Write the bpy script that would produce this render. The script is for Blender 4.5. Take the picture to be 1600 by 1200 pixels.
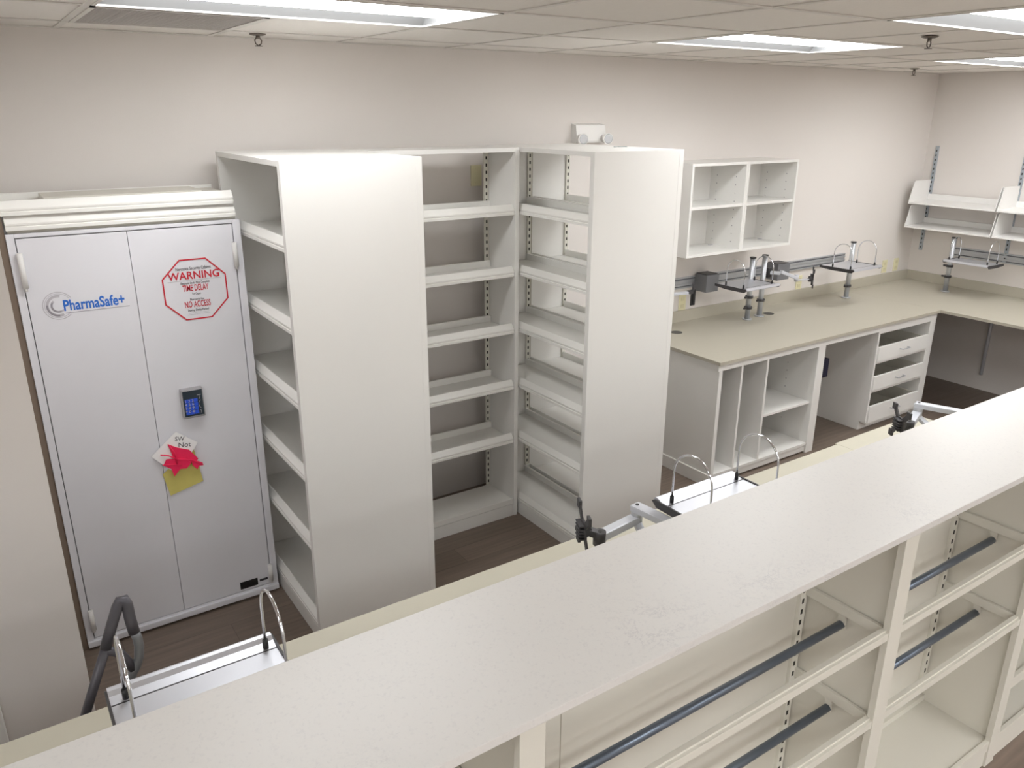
import bpy, bmesh, math, random
from mathutils import Vector, Matrix
random.seed(7)
for o in list(bpy.data.objects): bpy.data.objects.remove(o, do_unlink=True)
SC = bpy.context.scene
COL = SC.collection
# ------------------------------------------------------------------ camera
CAM = Vector((-0.6754, -3.9864, 2.3049))
YAW, PITCH, ROLL, FPX = 0.594, 0.3317, 0.0035, 1235.71
f = Vector((math.sin(YAW)*math.cos(PITCH), math.cos(YAW)*math.cos(PITCH), -math.sin(PITCH)))
r = Vector((math.cos(YAW), -math.sin(YAW), 0)); u = r.cross(f)
r2 = r*math.cos(ROLL)+u*math.sin(ROLL); u2 = -r*math.sin(ROLL)+u*math.cos(ROLL)
cd = bpy.data.cameras.new('camera'); cam = bpy.data.objects.new('camera', cd); COL.objects.link(cam)
cd.sensor_fit = 'HORIZONTAL'; cd.sensor_width = 36.0; cd.lens = FPX*36.0/1600.0; cd.clip_start = 0.02
cam.matrix_world = Matrix(((r2.x, u2.x, -f.x, CAM.x), (r2.y, u2.y, -f.y, CAM.y), (r2.z, u2.z, -f.z, CAM.z), (0, 0, 0, 1)))
SC.camera = cam
# ------------------------------------------------------------------ world, exposure
W = bpy.data.worlds.new('world'); SC.world = W; W.use_nodes = True
W.node_tree.nodes['Background'].inputs[0].default_value = (0.9, 0.93, 1.0, 1)
W.node_tree.nodes['Background'].inputs[1].default_value = 0.05
SC.view_settings.view_transform = 'Standard'; SC.view_settings.look = 'None'
SC.view_settings.gamma = 1.0; SC.view_settings.use_curve_mapping = False
SC.view_settings.exposure = 0.0
LAMP = 13.5          # emission strength of each troffer lens
# ------------------------------------------------------------------ measured layout (metres)
ZC, XR = 2.622, 6.4286
H = 2.13
X1A, X1B, Y1F, Y1B = 0.2999, 0.8919, -1.0017, -0.115
XM, YM = 1.7432, -0.4658
X2A, X2B, Y2F, Y2B = 1.7566, 2.3331, -1.0599, -0.115
CZ, BA, YB, XRC = 0.8555, 2.9779, -0.873, 5.4502
SX0, SX1, SY, SZ = -0.5836, 0.2866, -0.4467, 1.8609
LY, LZ = -2.0427, 0.86
UY1, UY0, UZ = -2.6591, -3.0603, 1.275
TOPS = [1.84, 1.51, 1.19, 0.86, 0.53]
# ------------------------------------------------------------------ materials
def srgb(*c):
    return tuple(((x/255)/12.92 if x/255 <= 0.04045 else (((x/255)+0.055)/1.055)**2.4) for x in c)+(1,)
MATS = {}
def mat(name, col, rough=0.5, metal=0.0, noise=None, bump=None, emit=None, coat=0, spec=None):
    if name in MATS: return MATS[name]
    m = bpy.data.materials.new(name); m.use_nodes = True
    nt = m.node_tree; b = nt.nodes['Principled BSDF']
    b.inputs['Base Color'].default_value = col; b.inputs['Roughness'].default_value = rough
    b.inputs['Metallic'].default_value = metal
    if spec is not None: b.inputs['Specular IOR Level'].default_value = spec
    if coat: b.inputs['Coat Weight'].default_value = coat
    tc = nt.nodes.new('ShaderNodeTexCoord')
    if noise:
        sc, amt = noise
        n = nt.nodes.new('ShaderNodeTexNoise'); n.inputs['Scale'].default_value = sc; n.inputs['Detail'].default_value = 5
        nt.links.new(tc.outputs['Object'], n.inputs['Vector'])
        mx = nt.nodes.new('ShaderNodeMix'); mx.data_type = 'RGBA'
        mx.inputs[6].default_value = tuple(c*(1-amt) for c in col[:3])+(1,)
        mx.inputs[7].default_value = tuple(min(1, c*(1+amt)) for c in col[:3])+(1,)
        nt.links.new(n.outputs['Fac'], mx.inputs[0]); nt.links.new(mx.outputs[2], b.inputs['Base Color'])
    if bump:
        sc, st = bump
        n = nt.nodes.new('ShaderNodeTexNoise'); n.inputs['Scale'].default_value = sc
        nt.links.new(tc.outputs['Object'], n.inputs['Vector'])
        bp = nt.nodes.new('ShaderNodeBump'); bp.inputs['Strength'].default_value = st; bp.inputs['Distance'].default_value = 0.002
        nt.links.new(n.outputs['Fac'], bp.inputs['Height']); nt.links.new(bp.outputs['Normal'], b.inputs['Normal'])
    if emit:
        b.inputs['Emission Color'].default_value = emit[0]; b.inputs['Emission Strength'].default_value = emit[1]
    MATS[name] = m; return m
WALL = mat('wall_paint', srgb(226, 220, 215), 0.75, bump=(220, 0.12))
CEIL = mat('ceiling_tile', srgb(238, 233, 227), 0.9, noise=(60, 0.03), bump=(150, 0.3))
GRID = mat('ceiling_grid_white', srgb(222, 218, 212), 0.5)
LAM = mat('white_laminate', srgb(238, 236, 232), 0.38, noise=(9, 0.008))
LAM2 = mat('cream_laminate', srgb(212, 208, 197), 0.42, noise=(9, 0.008))
SHELFM = mat('painted_shelf_metal', srgb(243, 241, 236), 0.35)
EDGE = mat('laminate_edge', srgb(226, 222, 210), 0.45)
STAND = mat('shelf_standard_paint', srgb(222, 219, 208), 0.4)
SLOT = mat('dark_slot', srgb(50, 47, 42), 0.8)
SAFE = mat('safe_enamel', srgb(230, 229, 234), 0.35, noise=(12, 0.01))
CREAM = mat('cream_worktop', srgb(200, 195, 178), 0.42, noise=(25, 0.02))
FARTOP = mat('beige_worktop', srgb(184, 178, 163), 0.42, noise=(25, 0.02))
KICK = mat('kick_shadow', srgb(60, 52, 46), 0.8)
ALU = mat('brushed_aluminium', srgb(196, 198, 202), 0.36, 0.55, noise=(80, 0.03))
ALUP = mat('silver_painted_metal', srgb(205, 207, 214), 0.4, 0.15)
TRAYG = mat('grey_tray_surface', srgb(205, 206, 212), 0.38, 0.65, noise=(40, 0.02))
CHROME = mat('chrome', srgb(225, 226, 230), 0.07, 1.0)
DGREY = mat('dark_grey_plastic', srgb(62, 60, 62), 0.45)
BLACK = mat('black_plastic', srgb(28, 27, 28), 0.4)
MGREY = mat('grey_box_plastic', srgb(120, 120, 124), 0.5)
RODM = mat('blue_grey_tube', srgb(112, 122, 136), 0.3, 0.6)
TUBEG = mat('grey_tube_paint', srgb(86, 84, 90), 0.4, 0.2)
GALV = mat('galvanised_steel', srgb(176, 184, 192), 0.4, 0.5)
IVORY = mat('ivory_plate', srgb(228, 222, 186), 0.4)
NAVY = mat('navy_plastic', srgb(32, 32, 52), 0.4)
RED = mat('red_print', srgb(206, 32, 52), 0.5)
BLUEP = mat('blue_print', srgb(48, 112, 205), 0.5)
GREYP = mat('grey_print', srgb(150, 145, 152), 0.5)
GREYP2 = mat('light_grey_print', srgb(192, 188, 194), 0.5)
DARKP = mat('dark_print', srgb(60, 56, 62), 0.5)
KEYB = mat('blue_key_glow', srgb(40, 78, 190), 0.35, emit=(srgb(40, 90, 230), 0.12))
LCD = mat('dark_lcd', srgb(52, 62, 70), 0.2)
PAPER = mat('white_paper', srgb(250, 248, 248), 0.7)
MANILA = mat('manila_envelope', srgb(212, 200, 112), 0.65, noise=(60, 0.04))
PINK = mat('neon_pink_tape', srgb(255, 38, 92), 0.5, noise=(90, 0.15))
PLATEB = mat('black_nameplate', srgb(30, 28, 30), 0.35)
SPRK = mat('sprinkler_bronze', srgb(122, 114, 106), 0.4, 0.5)
BRASSK = mat('green_grey_metal', srgb(110, 130, 128), 0.3, 0.8)
REFL = mat('troffer_reflector', srgb(128, 128, 128), 0.5)
LENS = mat('lit_lens', (1, 1, 1, 1), 0.5, emit=((0.97, 0.99, 1.0, 1), LAMP))
WHITEP = mat('white_plastic', srgb(236, 234, 231), 0.4)
GLASSC = mat('clear_lamp_lens', srgb(205, 208, 212), 0.12, 0.3)

def quartz():
    m = bpy.data.materials.new('quartz_top'); m.use_nodes = True; nt = m.node_tree; b = nt.nodes['Principled BSDF']
    b.inputs['Roughness'].default_value = 0.38
    tc = nt.nodes.new('ShaderNodeTexCoord')
    n1 = nt.nodes.new('ShaderNodeTexNoise'); n1.inputs['Scale'].default_value = 2.2; n1.inputs['Detail'].default_value = 4
    n2 = nt.nodes.new('ShaderNodeTexNoise'); n2.inputs['Scale'].default_value = 11; n2.inputs['Detail'].default_value = 10; n2.inputs['Roughness'].default_value = 0.75
    n2.inputs['Distortion'].default_value = 0.35
    for n in (n1, n2): nt.links.new(tc.outputs['Object'], n.inputs['Vector'])
    # thin veins where fine noise crosses a level, only inside broad patches
    a = nt.nodes.new('ShaderNodeMath'); a.operation = 'SUBTRACT'; a.inputs[1].default_value = 0.5; nt.links.new(n2.outputs['Fac'], a.inputs[0])
    ab = nt.nodes.new('ShaderNodeMath'); ab.operation = 'ABSOLUTE'; nt.links.new(a.outputs[0], ab.inputs[0])
    rp = nt.nodes.new('ShaderNodeMapRange'); rp.inputs[1].default_value = 0.0; rp.inputs[2].default_value = 0.014; rp.inputs[3].default_value = 1; rp.inputs[4].default_value = 0
    nt.links.new(ab.outputs[0], rp.inputs[0])
    pm = nt.nodes.new('ShaderNodeMapRange'); pm.inputs[1].default_value = 0.56; pm.inputs[2].default_value = 0.68
    nt.links.new(n1.outputs['Fac'], pm.inputs[0])
    mu = nt.nodes.new('ShaderNodeMath'); mu.operation = 'MULTIPLY'; nt.links.new(rp.outputs[0], mu.inputs[0]); nt.links.new(pm.outputs[0], mu.inputs[1])
    mu2 = nt.nodes.new('ShaderNodeMath'); mu2.operation = 'MULTIPLY'; mu2.inputs[1].default_value = 0.6; nt.links.new(mu.outputs[0], mu2.inputs[0])
    mx = nt.nodes.new('ShaderNodeMix'); mx.data_type = 'RGBA'; mx.inputs[6].default_value = srgb(212, 209, 205); mx.inputs[7].default_value = srgb(160, 158, 164)
    n3 = nt.nodes.new('ShaderNodeTexNoise'); n3.inputs['Scale'].default_value = 140; n3.inputs['Detail'].default_value = 3; nt.links.new(tc.outputs['Object'], n3.inputs['Vector'])
    g3 = nt.nodes.new('ShaderNodeMapRange'); g3.inputs[1].default_value = 0.55; g3.inputs[2].default_value = 0.8; g3.inputs[4].default_value = 0.22; nt.links.new(n3.outputs['Fac'], g3.inputs[0])
    ad = nt.nodes.new('ShaderNodeMath'); ad.operation = 'ADD'; ad.use_clamp = True; nt.links.new(mu2.outputs[0], ad.inputs[0]); nt.links.new(g3.outputs[0], ad.inputs[1])
    nt.links.new(ad.outputs[0], mx.inputs[0]); nt.links.new(mx.outputs[2], b.inputs['Base Color'])
    return m
QUARTZ = quartz()
def planks():
    m = bpy.data.materials.new('vinyl_plank_floor'); m.use_nodes = True; nt = m.node_tree; b = nt.nodes['Principled BSDF']
    b.inputs['Roughness'].default_value = 0.42
    tc = nt.nodes.new('ShaderNodeTexCoord')
    br = nt.nodes.new('ShaderNodeTexBrick'); br.offset = 0.37; br.inputs['Scale'].default_value = 1.0
    br.inputs['Brick Width'].default_value = 1.22; br.inputs['Row Height'].default_value = 0.152
    br.inputs['Mortar Size'].default_value = 0.0012; br.inputs['Mortar Smooth'].default_value = 0.1; br.inputs['Bias'].default_value = 0
    br.inputs['Color1'].default_value = srgb(124, 109, 98); br.inputs['Color2'].default_value = srgb(113, 99, 88)
    br.inputs['Mortar'].default_value = srgb(92, 80, 71)
    nt.links.new(tc.outputs['Object'], br.inputs['Vector'])
    mp = nt.nodes.new('ShaderNodeMapping'); mp.inputs['Scale'].default_value = (2.5, 45, 1)
    nt.links.new(tc.outputs['Object'], mp.inputs['Vector'])
    n = nt.nodes.new('ShaderNodeTexNoise'); n.inputs['Scale'].default_value = 1.0; n.inputs['Detail'].default_value = 6; nt.links.new(mp.outputs[0], n.inputs['Vector'])
    mr = nt.nodes.new('ShaderNodeMapRange'); mr.inputs[3].default_value = 0.62; mr.inputs[4].default_value = 1.38; nt.links.new(n.outputs['Fac'], mr.inputs[0])
    vm = nt.nodes.new('ShaderNodeVectorMath'); vm.operation = 'SCALE'; nt.links.new(br.outputs['Color'], vm.inputs[0]); nt.links.new(mr.outputs[0], vm.inputs['Scale'])
    nt.links.new(vm.outputs[0], b.inputs['Base Color'])
    return m
FLOORM = planks()

# ------------------------------------------------------------------ mesh helpers
class MB:
    """collects shapes, in the coordinates of the thing's origin, into ONE mesh"""
    def __init__(s): s.bm = bmesh.new()
    def box(s, x0, x1, y0, y1, z0, z1, b=0.0, mi=0, M=None):
        if x0 > x1: x0, x1 = x1, x0
        if y0 > y1: y0, y1 = y1, y0
        if z0 > z1: z0, z1 = z1, z0
        t = bmesh.new()
        vs = [t.verts.new(p) for p in ((x0,y0,z0),(x1,y0,z0),(x1,y1,z0),(x0,y1,z0),(x0,y0,z1),(x1,y0,z1),(x1,y1,z1),(x0,y1,z1))]
        for q in ((3,2,1,0),(4,5,6,7),(0,1,5,4),(1,2,6,5),(2,3,7,6),(3,0,4,7)): t.faces.new([vs[i] for i in q])
        if b: bmesh.ops.bevel(t, geom=list(t.edges), offset=min(b, (x1-x0)/2.1, (y1-y0)/2.1, (z1-z0)/2.1), segments=2, profile=0.7, affect='EDGES')
        s._merge(t, mi, M); return s
    def _merge(s, t, mi=0, M=None, smooth=False):
        if M is not None: bmesh.ops.transform(t, matrix=M, verts=list(t.verts))
        mp = {v: s.bm.verts.new(v.co) for v in t.verts}
        for fc in t.faces:
            try: nf = s.bm.faces.new([mp[v] for v in fc.verts])
            except ValueError: continue
            nf.material_index = mi; nf.smooth = smooth or fc.smooth
        t.free()
    def bar(s, p, q, w, h, b=0.003, mi=0, ext=0.0):
        """flat bar from p to q, w across, h up"""
        p = Vector(p); q = Vector(q); d = q-p; L = d.length; d.normalize()
        up = Vector((0, 0, 1)) if abs(d.z) < 0.95 else Vector((0, 1, 0))
        sx = d.cross(up).normalized(); sz = sx.cross(d)
        M = Matrix(((d.x, sx.x, sz.x, p.x), (d.y, sx.y, sz.y, p.y), (d.z, sx.z, sz.z, p.z), (0, 0, 0, 1)))
        return s.box(-ext, L+ext, -w/2, w/2, -h/2, h/2, b, mi, M)
    def tube(s, pts, rad, n=12, mi=0, cap=True):
        pts = [Vector(p) for p in pts]; t = bmesh.new(); rings = []
        rads = rad if isinstance(rad, (list, tuple)) else [rad]*len(pts)
        nrm = None
        for i, p in enumerate(pts):
            d = (pts[min(i+1, len(pts)-1)]-pts[max(i-1, 0)]).normalized()
            if nrm is None:
                nrm = d.orthogonal().normalized()
            nrm = (nrm-d*nrm.dot(d)).normalized(); bn = d.cross(nrm)
            rings.append([t.verts.new(p+(nrm*math.cos(2*math.pi*k/n)+bn*math.sin(2*math.pi*k/n))*rads[i]) for k in range(n)])
        for a, c in zip(rings, rings[1:]):
            for k in range(n):
                fc = t.faces.new((a[k], a[(k+1) % n], c[(k+1) % n], c[k])); fc.smooth = True
        if cap:
            t.faces.new(list(reversed(rings[0]))); t.faces.new(rings[-1])
        bmesh.ops.recalc_face_normals(t, faces=list(t.faces))
        s._merge(t, mi); return s
    def cyl(s, p, q, rad, n=24, mi=0, r2=None): return s.tube([p, q], [rad, rad if r2 is None else r2], n, mi)
    def extr(s, prof, a0, a1, fn, mi=0):
        """closed profile prof [(d, z)], extruded from a0 to a1; fn(a, d, z) -> point"""
        t = bmesh.new()
        A = [t.verts.new(fn(a0, d, z)) for d, z in prof]; B = [t.verts.new(fn(a1, d, z)) for d, z in prof]
        k = len(prof)
        for i in range(k): t.faces.new((A[i], A[(i+1) % k], B[(i+1) % k], B[i]))
        t.faces.new(A); t.faces.new(list(reversed(B)))
        bmesh.ops.recalc_face_normals(t, faces=list(t.faces))
        s._merge(t, mi); return s
    def poly(s, pts, thick, nrm, mi=0):
        """flat polygon with a real thickness along nrm"""
        t = bmesh.new(); nv = Vector(nrm)*thick
        A = [t.verts.new(Vector(p)) for p in pts]; B = [t.verts.new(Vector(p)+nv) for p in pts]; k = len(pts)
        for i in range(k): t.faces.new((A[i], A[(i+1) % k], B[(i+1) % k], B[i]))
        t.faces.new(A); t.faces.new(list(reversed(B)))
        bmesh.ops.recalc_face_normals(t, faces=list(t.faces)); s._merge(t, mi); return s
    def build(s, name, mats, parent=None, kind=None, label=None):
        me = bpy.data.meshes.new(name); s.bm.to_mesh(me); s.bm.free()
        for m in (mats if isinstance(mats, (list, tuple)) else [mats]): me.materials.append(m)
        o = bpy.data.objects.new(name, me); COL.objects.link(o)
        if parent: o.parent = parent
        if kind: o['kind'] = kind
        if label: o['label'] = label
        return o
def tag(o, label, cat, group=None):
    o['label'] = label; o['category'] = cat
    if group: o['group'] = group
    return o
def thing(name, label, cat, loc=(0, 0, 0), rz=0, group=None):
    o = bpy.data.objects.new(name, None); COL.objects.link(o); o.empty_display_size = 0.1
    o.location = loc; o.rotation_euler = (0, 0, rz); return tag(o, label, cat, group)
def struct(name, mb, m): return mb.build(name, m, kind='structure')
def dup(o, loc=None, rz=None, label=None):
    c = o.copy(); COL.objects.link(c)
    if loc is not None: c.location = loc
    if rz is not None: c.rotation_euler = (0, 0, rz)
    if label: c['label'] = label
    for ch in list(o.children):
        k = ch.copy(); COL.objects.link(k); k.parent = c
        for g in list(ch.children):
            h = g.copy(); COL.objects.link(h); h.parent = k
    return c
def text_mesh(body, size, M, m, name, parent, depth=0.0006, xs=1.0, align='CENTER', bold=0.0, label=None):
    cu = bpy.data.curves.new('t', 'FONT'); cu.body = body; cu.size = size; cu.extrude = depth/2; cu.align_x = align; cu.align_y = 'CENTER'
    cu.offset = bold; cu.resolution_u = 3
    ob = bpy.data.objects.new('t', cu); COL.objects.link(ob)
    bpy.context.view_layer.update()
    me = bpy.data.meshes.new_from_object(ob.evaluated_get(bpy.context.evaluated_depsgraph_get()))
    bpy.data.objects.remove(ob, do_unlink=True); bpy.data.curves.remove(cu)
    me.transform(M @ Matrix.Diagonal((xs, 1, 1, 1))); me.materials.clear(); me.materials.append(m); me.name = name
    o = bpy.data.objects.new(name, me); COL.objects.link(o); o.parent = parent
    if label: o['label'] = label
    return o
def face_M(x, y, z, ang=0.0):
    """text lying in a plane that faces -y, centred on x, z"""
    return Matrix.Translation((x, y, z)) @ Matrix.Rotation(math.pi/2, 4, 'X') @ Matrix.Rotation(ang, 4, 'Z')

# ------------------------------------------------------------------ room shell
XL, YF, XB = -6.5, -12.5, 6.4286
struct('floor', MB().box(XL-.1, XB+.1, YF-.1, .1, -.1, 0), FLOORM)
struct('wall_back', MB().box(XL-.1, XB+.1, 0, .1, 0, ZC+.2), WALL)
struct('wall_right', MB().box(XB, XB+.1, YF, 0, 0, ZC+.2), WALL)
struct('wall_front', MB().box(XL-.1, XB+.1, YF-.1, YF, 0, ZC+.2), WALL)
struct('wall_left', MB().box(XL-.1, XL, YF, 0, 0, ZC+.2), WALL)
struct('wall_left_return', MB().box(XL, -.622, -1.2, 0, 0, ZC+.02), WALL)
# door and casing on the return wall, just at the left edge of the view
struct('trim_1', MB().box(-.955, -.892, -1.216, -1.2, 0, 2.06, .003).box(-1.88, -1.817, -1.216, -1.2, 0, 2.06, .003).box(-1.88, -.892, -1.216, -1.2, 2.06, 2.12, .003), LAM)
d1 = struct('door_1', MB().box(-1.815, -.957, -1.208, -1.199, .01, 2.058, .002), LAM)
dk = MB().cyl((-1.74, -1.208, 1.0), (-1.74, -1.25, 1.0), .012).cyl((-1.74, -1.25, 1.0), (-1.62, -1.25, 1.0), .009)
dk.build('door_handle', CHROME, d1)
struct('gap_shade_strip', MB().box(-.6215, SX0-.001, -.44, -.42, 0, SZ+.1), mat('gap_shade_brown', srgb(128, 112, 98), .8))  # brown strip painted as the shade in the gap beside the safe
# suspended ceiling: 2 ft grid, tiles left out where a troffer or the vent sits
GX, GY, GS = -0.25, -0.305, 0.6096
lights = []
for row in range(10):
    for cx0 in (-5.127, -2.688, -0.25, 2.188, 4.627):
        y1 = GY-GS-row*2*GS
        if cx0 < -2 and row == 0: continue
        if row == 1 and cx0 < 2: continue
        if row == 2 and cx0 > -1: continue
        lights.append((cx0, cx0+2*GS, y1-GS, y1))
VENT = (GX, GX+GS, GY-GS, GY)
def in_open(x, y):
    for a, b_, c, d_ in lights+[VENT]:
        if a < x < b_ and c < y < d_: return True
    return False
xs = [XL]+[GX+GS*k for k in range(-11, 11) if XL < GX+GS*k < XB]+[XB]
ys = [0]+[GY-GS*k for k in range(0, 22) if YF < GY-GS*k]+[YF]
cm = MB(); 
for i in range(len(xs)-1):
    for j in range(len(ys)-1):
        xa, xb, yb, ya = xs[i], xs[i+1], ys[j], ys[j+1]
        if in_open((xa+xb)/2, (ya+yb)/2): continue
        if xa >= XL and xb <= -.62 and ya > -1.2: continue
        cm.box(xa, xb, ya, yb, ZC+.004, ZC+.02)
struct('ceiling', cm, CEIL)
gm = MB()
for x in xs[1:-1]:
    runs = []; y0 = None
    for j in range(len(ys)-1):
        gm.box(x-.012, x+.012, ys[j+1], ys[j], ZC, ZC+.0035) if not (in_open(x+.01, (ys[j]+ys[j+1])/2) and in_open(x-.01, (ys[j]+ys[j+1])/2)) else None
for y in ys[1:-1]:
    for i in range(len(xs)-1):
        if not (in_open((xs[i]+xs[i+1])/2, y+.01) and in_open((xs[i]+xs[i+1])/2, y-.01)):
            gm.box(xs[i], xs[i+1], y-.012, y+.012, ZC-.0004, ZC+.0033)
gm.box(XL, XB, -.022, 0, ZC-.001, ZC+.003); gm.box(XB-.022, XB, YF, 0, ZC-.001, ZC+.003)
struct('trim_2', gm, GRID)
struct('ceiling_deck', MB().box(XL-.1, XB+.1, YF-.1, .1, ZC+.2, ZC+.25), CEIL)

# ------------------------------------------------------------------ recessed troffers
def troffer(x0, x1, y0, y1, label, group):
    t = thing('ceiling_light', label, 'light', ((x0+x1)/2, (y0+y1)/2, ZC), group=group)
    hx, hy = (x1-x0)/2, (y1-y0)/2; g = .012; D = .085
    fr = MB()
    fr.box(-hx+g, hx-g, -hy+g, -hy+g+.012, -.002, .004).box(-hx+g, hx-g, hy-g-.012, hy-g, -.002, .004)
    fr.box(-hx+g, -hx+g+.012, -hy+g, hy-g, -.002, .004).box(hx-g-.012, hx-g, -hy+g, hy-g, -.002, .004)
    fr.build('frame', GRID, t)
    # housing: two sloping reflectors, end plates, top
    rf = MB(); a = hy-g-.01; c = .20; X = hx-g-.01
    for s_ in (-1, 1):
        rf.poly([(-X, s_*a, .002), (X, s_*a, .002), (X, s_*c, D), (-X, s_*c, D)], .003, (0, 0, 1))
        rf.poly([(s_*X, -a, .002), (s_*X, a, .002), (s_*X, a, D+.01), (s_*X, -a, D+.01)], .003, (s_, 0, 0))
    rf.box(-X, X, -c, c, D, D+.008)
    rf.build('reflector', REFL, t)
    # curved lit lens hanging in the middle of the recess
    prof = []
    for k in range(17):
        th = math.pi*k/16; prof.append((-.185*math.cos(th), .078-.072*math.sin(th)))
    lm = MB(); lm.extr(prof, -X+.012, X-.012, lambda a_, d_, z_: (a_, d_, z_))
    o = lm.build('lens', LENS, t)
    for p in o.data.polygons: p.use_smooth = False
    return t
names = {(0, 2): 'long lit ceiling light nearest the safe, cut by the top edge of the picture',
         (0, 3): 'lit ceiling light above the wall cabinets, whole in view',
         (0, 4): 'lit ceiling light farthest right, close to the back corner',
         (1, 3): 'lit ceiling light cut by the top right corner of the picture'}
cols = [-5.127, -2.688, -0.25, 2.188, 4.627]
for (x0, x1, y0, y1) in lights:  # lights not in names are out of view, added as fill light
    row = round((GY-GS-y1)/(2*GS)); ci = cols.index(x0)
    lab = names.get((row, ci), 'unseen recessed ceiling light, added out of view to brighten the room')
    troffer(x0, x1, y0, y1, lab, 'recessed ceiling lights')
# return air grille
v = thing('ceiling_vent', 'grey egg crate return air grille in the ceiling above the safe', 'vent', (GX+GS/2, GY-GS/2, ZC))
h = GS/2
MB().box(-h+.012, h-.012, -h+.012, -h+.03, -.003, .004).box(-h+.012, h-.012, h-.03, h-.012, -.003, .004).box(-h+.012, -h+.03, -h+.012, h-.012, -.003, .004).box(h-.03, h-.012, -h+.012, h-.012, -.003, .004).build('frame', GRID, v)
lv = MB()
for k in range(1, 36):
    c_ = -h+.03+(2*h-.06)*k/36
    lv.box(c_-.0008, c_+.0008, -h+.03, h-.03, 0, .014); lv.box(-h+.03, h-.03, c_-.0008, c_+.0008, 0, .014)
lv.build('louvre', mat('grille_grey', srgb(214, 210, 206), 0.6), v)
MB().box(-h+.02, h-.02, -h+.02, h-.02, .016, .02).build('plenum', mat('plenum_grey', srgb(150, 145, 140), .8), v)
# sprinkler heads
def sprinkler(x, y, label, s=1.0):
    t = thing('sprinkler_head', label, 'sprinkler', (x, y, ZC), group='ceiling sprinkler heads')
    MB().tube([(0, 0, 0), (0, 0, -.004), (0, 0, -.008)], [.036*s, .034*s, .02*s], 20).build('escutcheon', SPRK, t)
    b_ = MB().cyl((0, 0, -.008), (0, 0, -.02*s), .009*s, 12)
    for sg in (-1, 1): b_.tube([(sg*.006, 0, -.014*s), (sg*.015*s, 0, -.026*s), (sg*.012*s, 0, -.04*s), (0, 0, -.048*s)], .003*s, 6)
    b_.build('frame', SPRK, t)
    MB().cyl((0, 0, -.048*s), (0, 0, -.051*s), .016*s, 16).build('deflector', SPRK, t)
sprinkler(.503, -.25, 'small sprinkler head in the ceiling between the vent and the back wall')
sprinkler(2.943, -1.885, 'large looking sprinkler head under the ceiling right of the middle light')
sprinkler(5.409, -.372, 'tiny distant sprinkler head near the back right corner of the ceiling')

# ------------------------------------------------------------------ shelves
def shelf_mesh(width, depth, back=True):
    """shelf facing -y, front lip top at z=0, front at y=0"""
    p = [(0, -.054), (0, -.042), (.004, -.039), (.001, -.034), (.001, -.028), (.02, -.001), (.024, 0), (.027, -.003), (.03, -.036)]
    if back: p += [(depth-.012, -.036), (depth-.012, -.002), (depth-.010, 0), (depth, 0), (depth, -.048)]
    else: p += [(depth, -.036), (depth, -.048)]
    p += [(.012, -.048), (.012, -.054)]
    m = MB(); m.extr(p, -width/2, width/2, lambda a, d_, z: (a, d_, z)); return m
def standard_mesh(z0, z1, w=.026, t=.012):
    """slotted upright in the x-z plane facing -y, at the origin"""
    m = MB(); m.box(-w/2, -w/2+.003, -t, -.0003, z0, z1).box(w/2-.003, w/2, -t, -.0003, z0, z1).box(-w/2+.0031, w/2-.0031, -t+.001, -.001, z0+.0002, z1-.0002)
    z = z0+.02
    while z < z1-.02:
        m.box(-.0045, .0045, -t+.0004, -t+.0015, z, z+.017, mi=1); z += .038
    return m
def gondola(x0, x1, yf, yb, label, centre_std):
    t = thing('shelving_unit', label, 'shelving unit', (0, 0, 0), group='tall white double sided shelving units')
    W_, T = x1-x0, .03
    ep = MB().box(x0, x1, yf, yf+T, 0, H, .0015)
    ep.box(x1-.03, x1-.001, yf-.0008, yf+.001, .002, H-.02)
    ep.build('end_panel', LAM, t)
    MB().box(x0, x1, yb-T, yb, 0, H, .0015).build('end_panel', LAM, t)
    MB().box(x0+.0005, x1-.0005, yf+T, yb-T, H-.022, H-.0005, .001).build('top_panel', LAM, t)
    L = (yb-T)-(yf+T); yc = (yf+yb)/2
    dpt = W_/2-.02
    for s_ in (-1, 1):
        rz = math.pi/2*s_   # left side faces -x
        xf = x0+.004 if s_ < 0 else x1-.004
        for z in TOPS+[.132]:
            o = shelf_mesh(L-.004, dpt).build('shelf', SHELFM, t)
            o.location = (xf, yc, z); o.rotation_euler = (0, 0, -math.pi/2 if s_ < 0 else math.pi/2)
        MB().box(xf, xf+.016*(-s_), yf+T, yb-T, 0, .076, .001).build('kick_board', LAM, t)
    # slotted standards on the inside of the far end panel
    for xx in ((x0+x1)/2-.014, x1-.025):
        o = standard_mesh(.14, H-.03).build('shelf_standard', [STAND, SLOT], t); o.location = (xx, yb-T, 0)
    o = standard_mesh(.14, H-.03).build('shelf_standard', [STAND, SLOT], t); o.location = ((x0+x1)/2-.014, yf+T, 0); o.rotation_euler = (0, 0, math.pi)
    MB().box((x0+x1)/2+.004, (x0+x1)/2+.009, yb-T-.004, yb-T, .14, H-.03).build('panel_joint', mat('joint_shadow', srgb(150, 144, 126), .7), t)
    return t
gondola(X1A, X1B, Y1F, Y1B, 'tall white double sided shelving unit beside the safe, broad end panel facing out', True)
gondola(X2A, X2B, Y2F, Y2B, 'tall white double sided shelving unit below the emergency light, open shelves on its left side', True)
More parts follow.
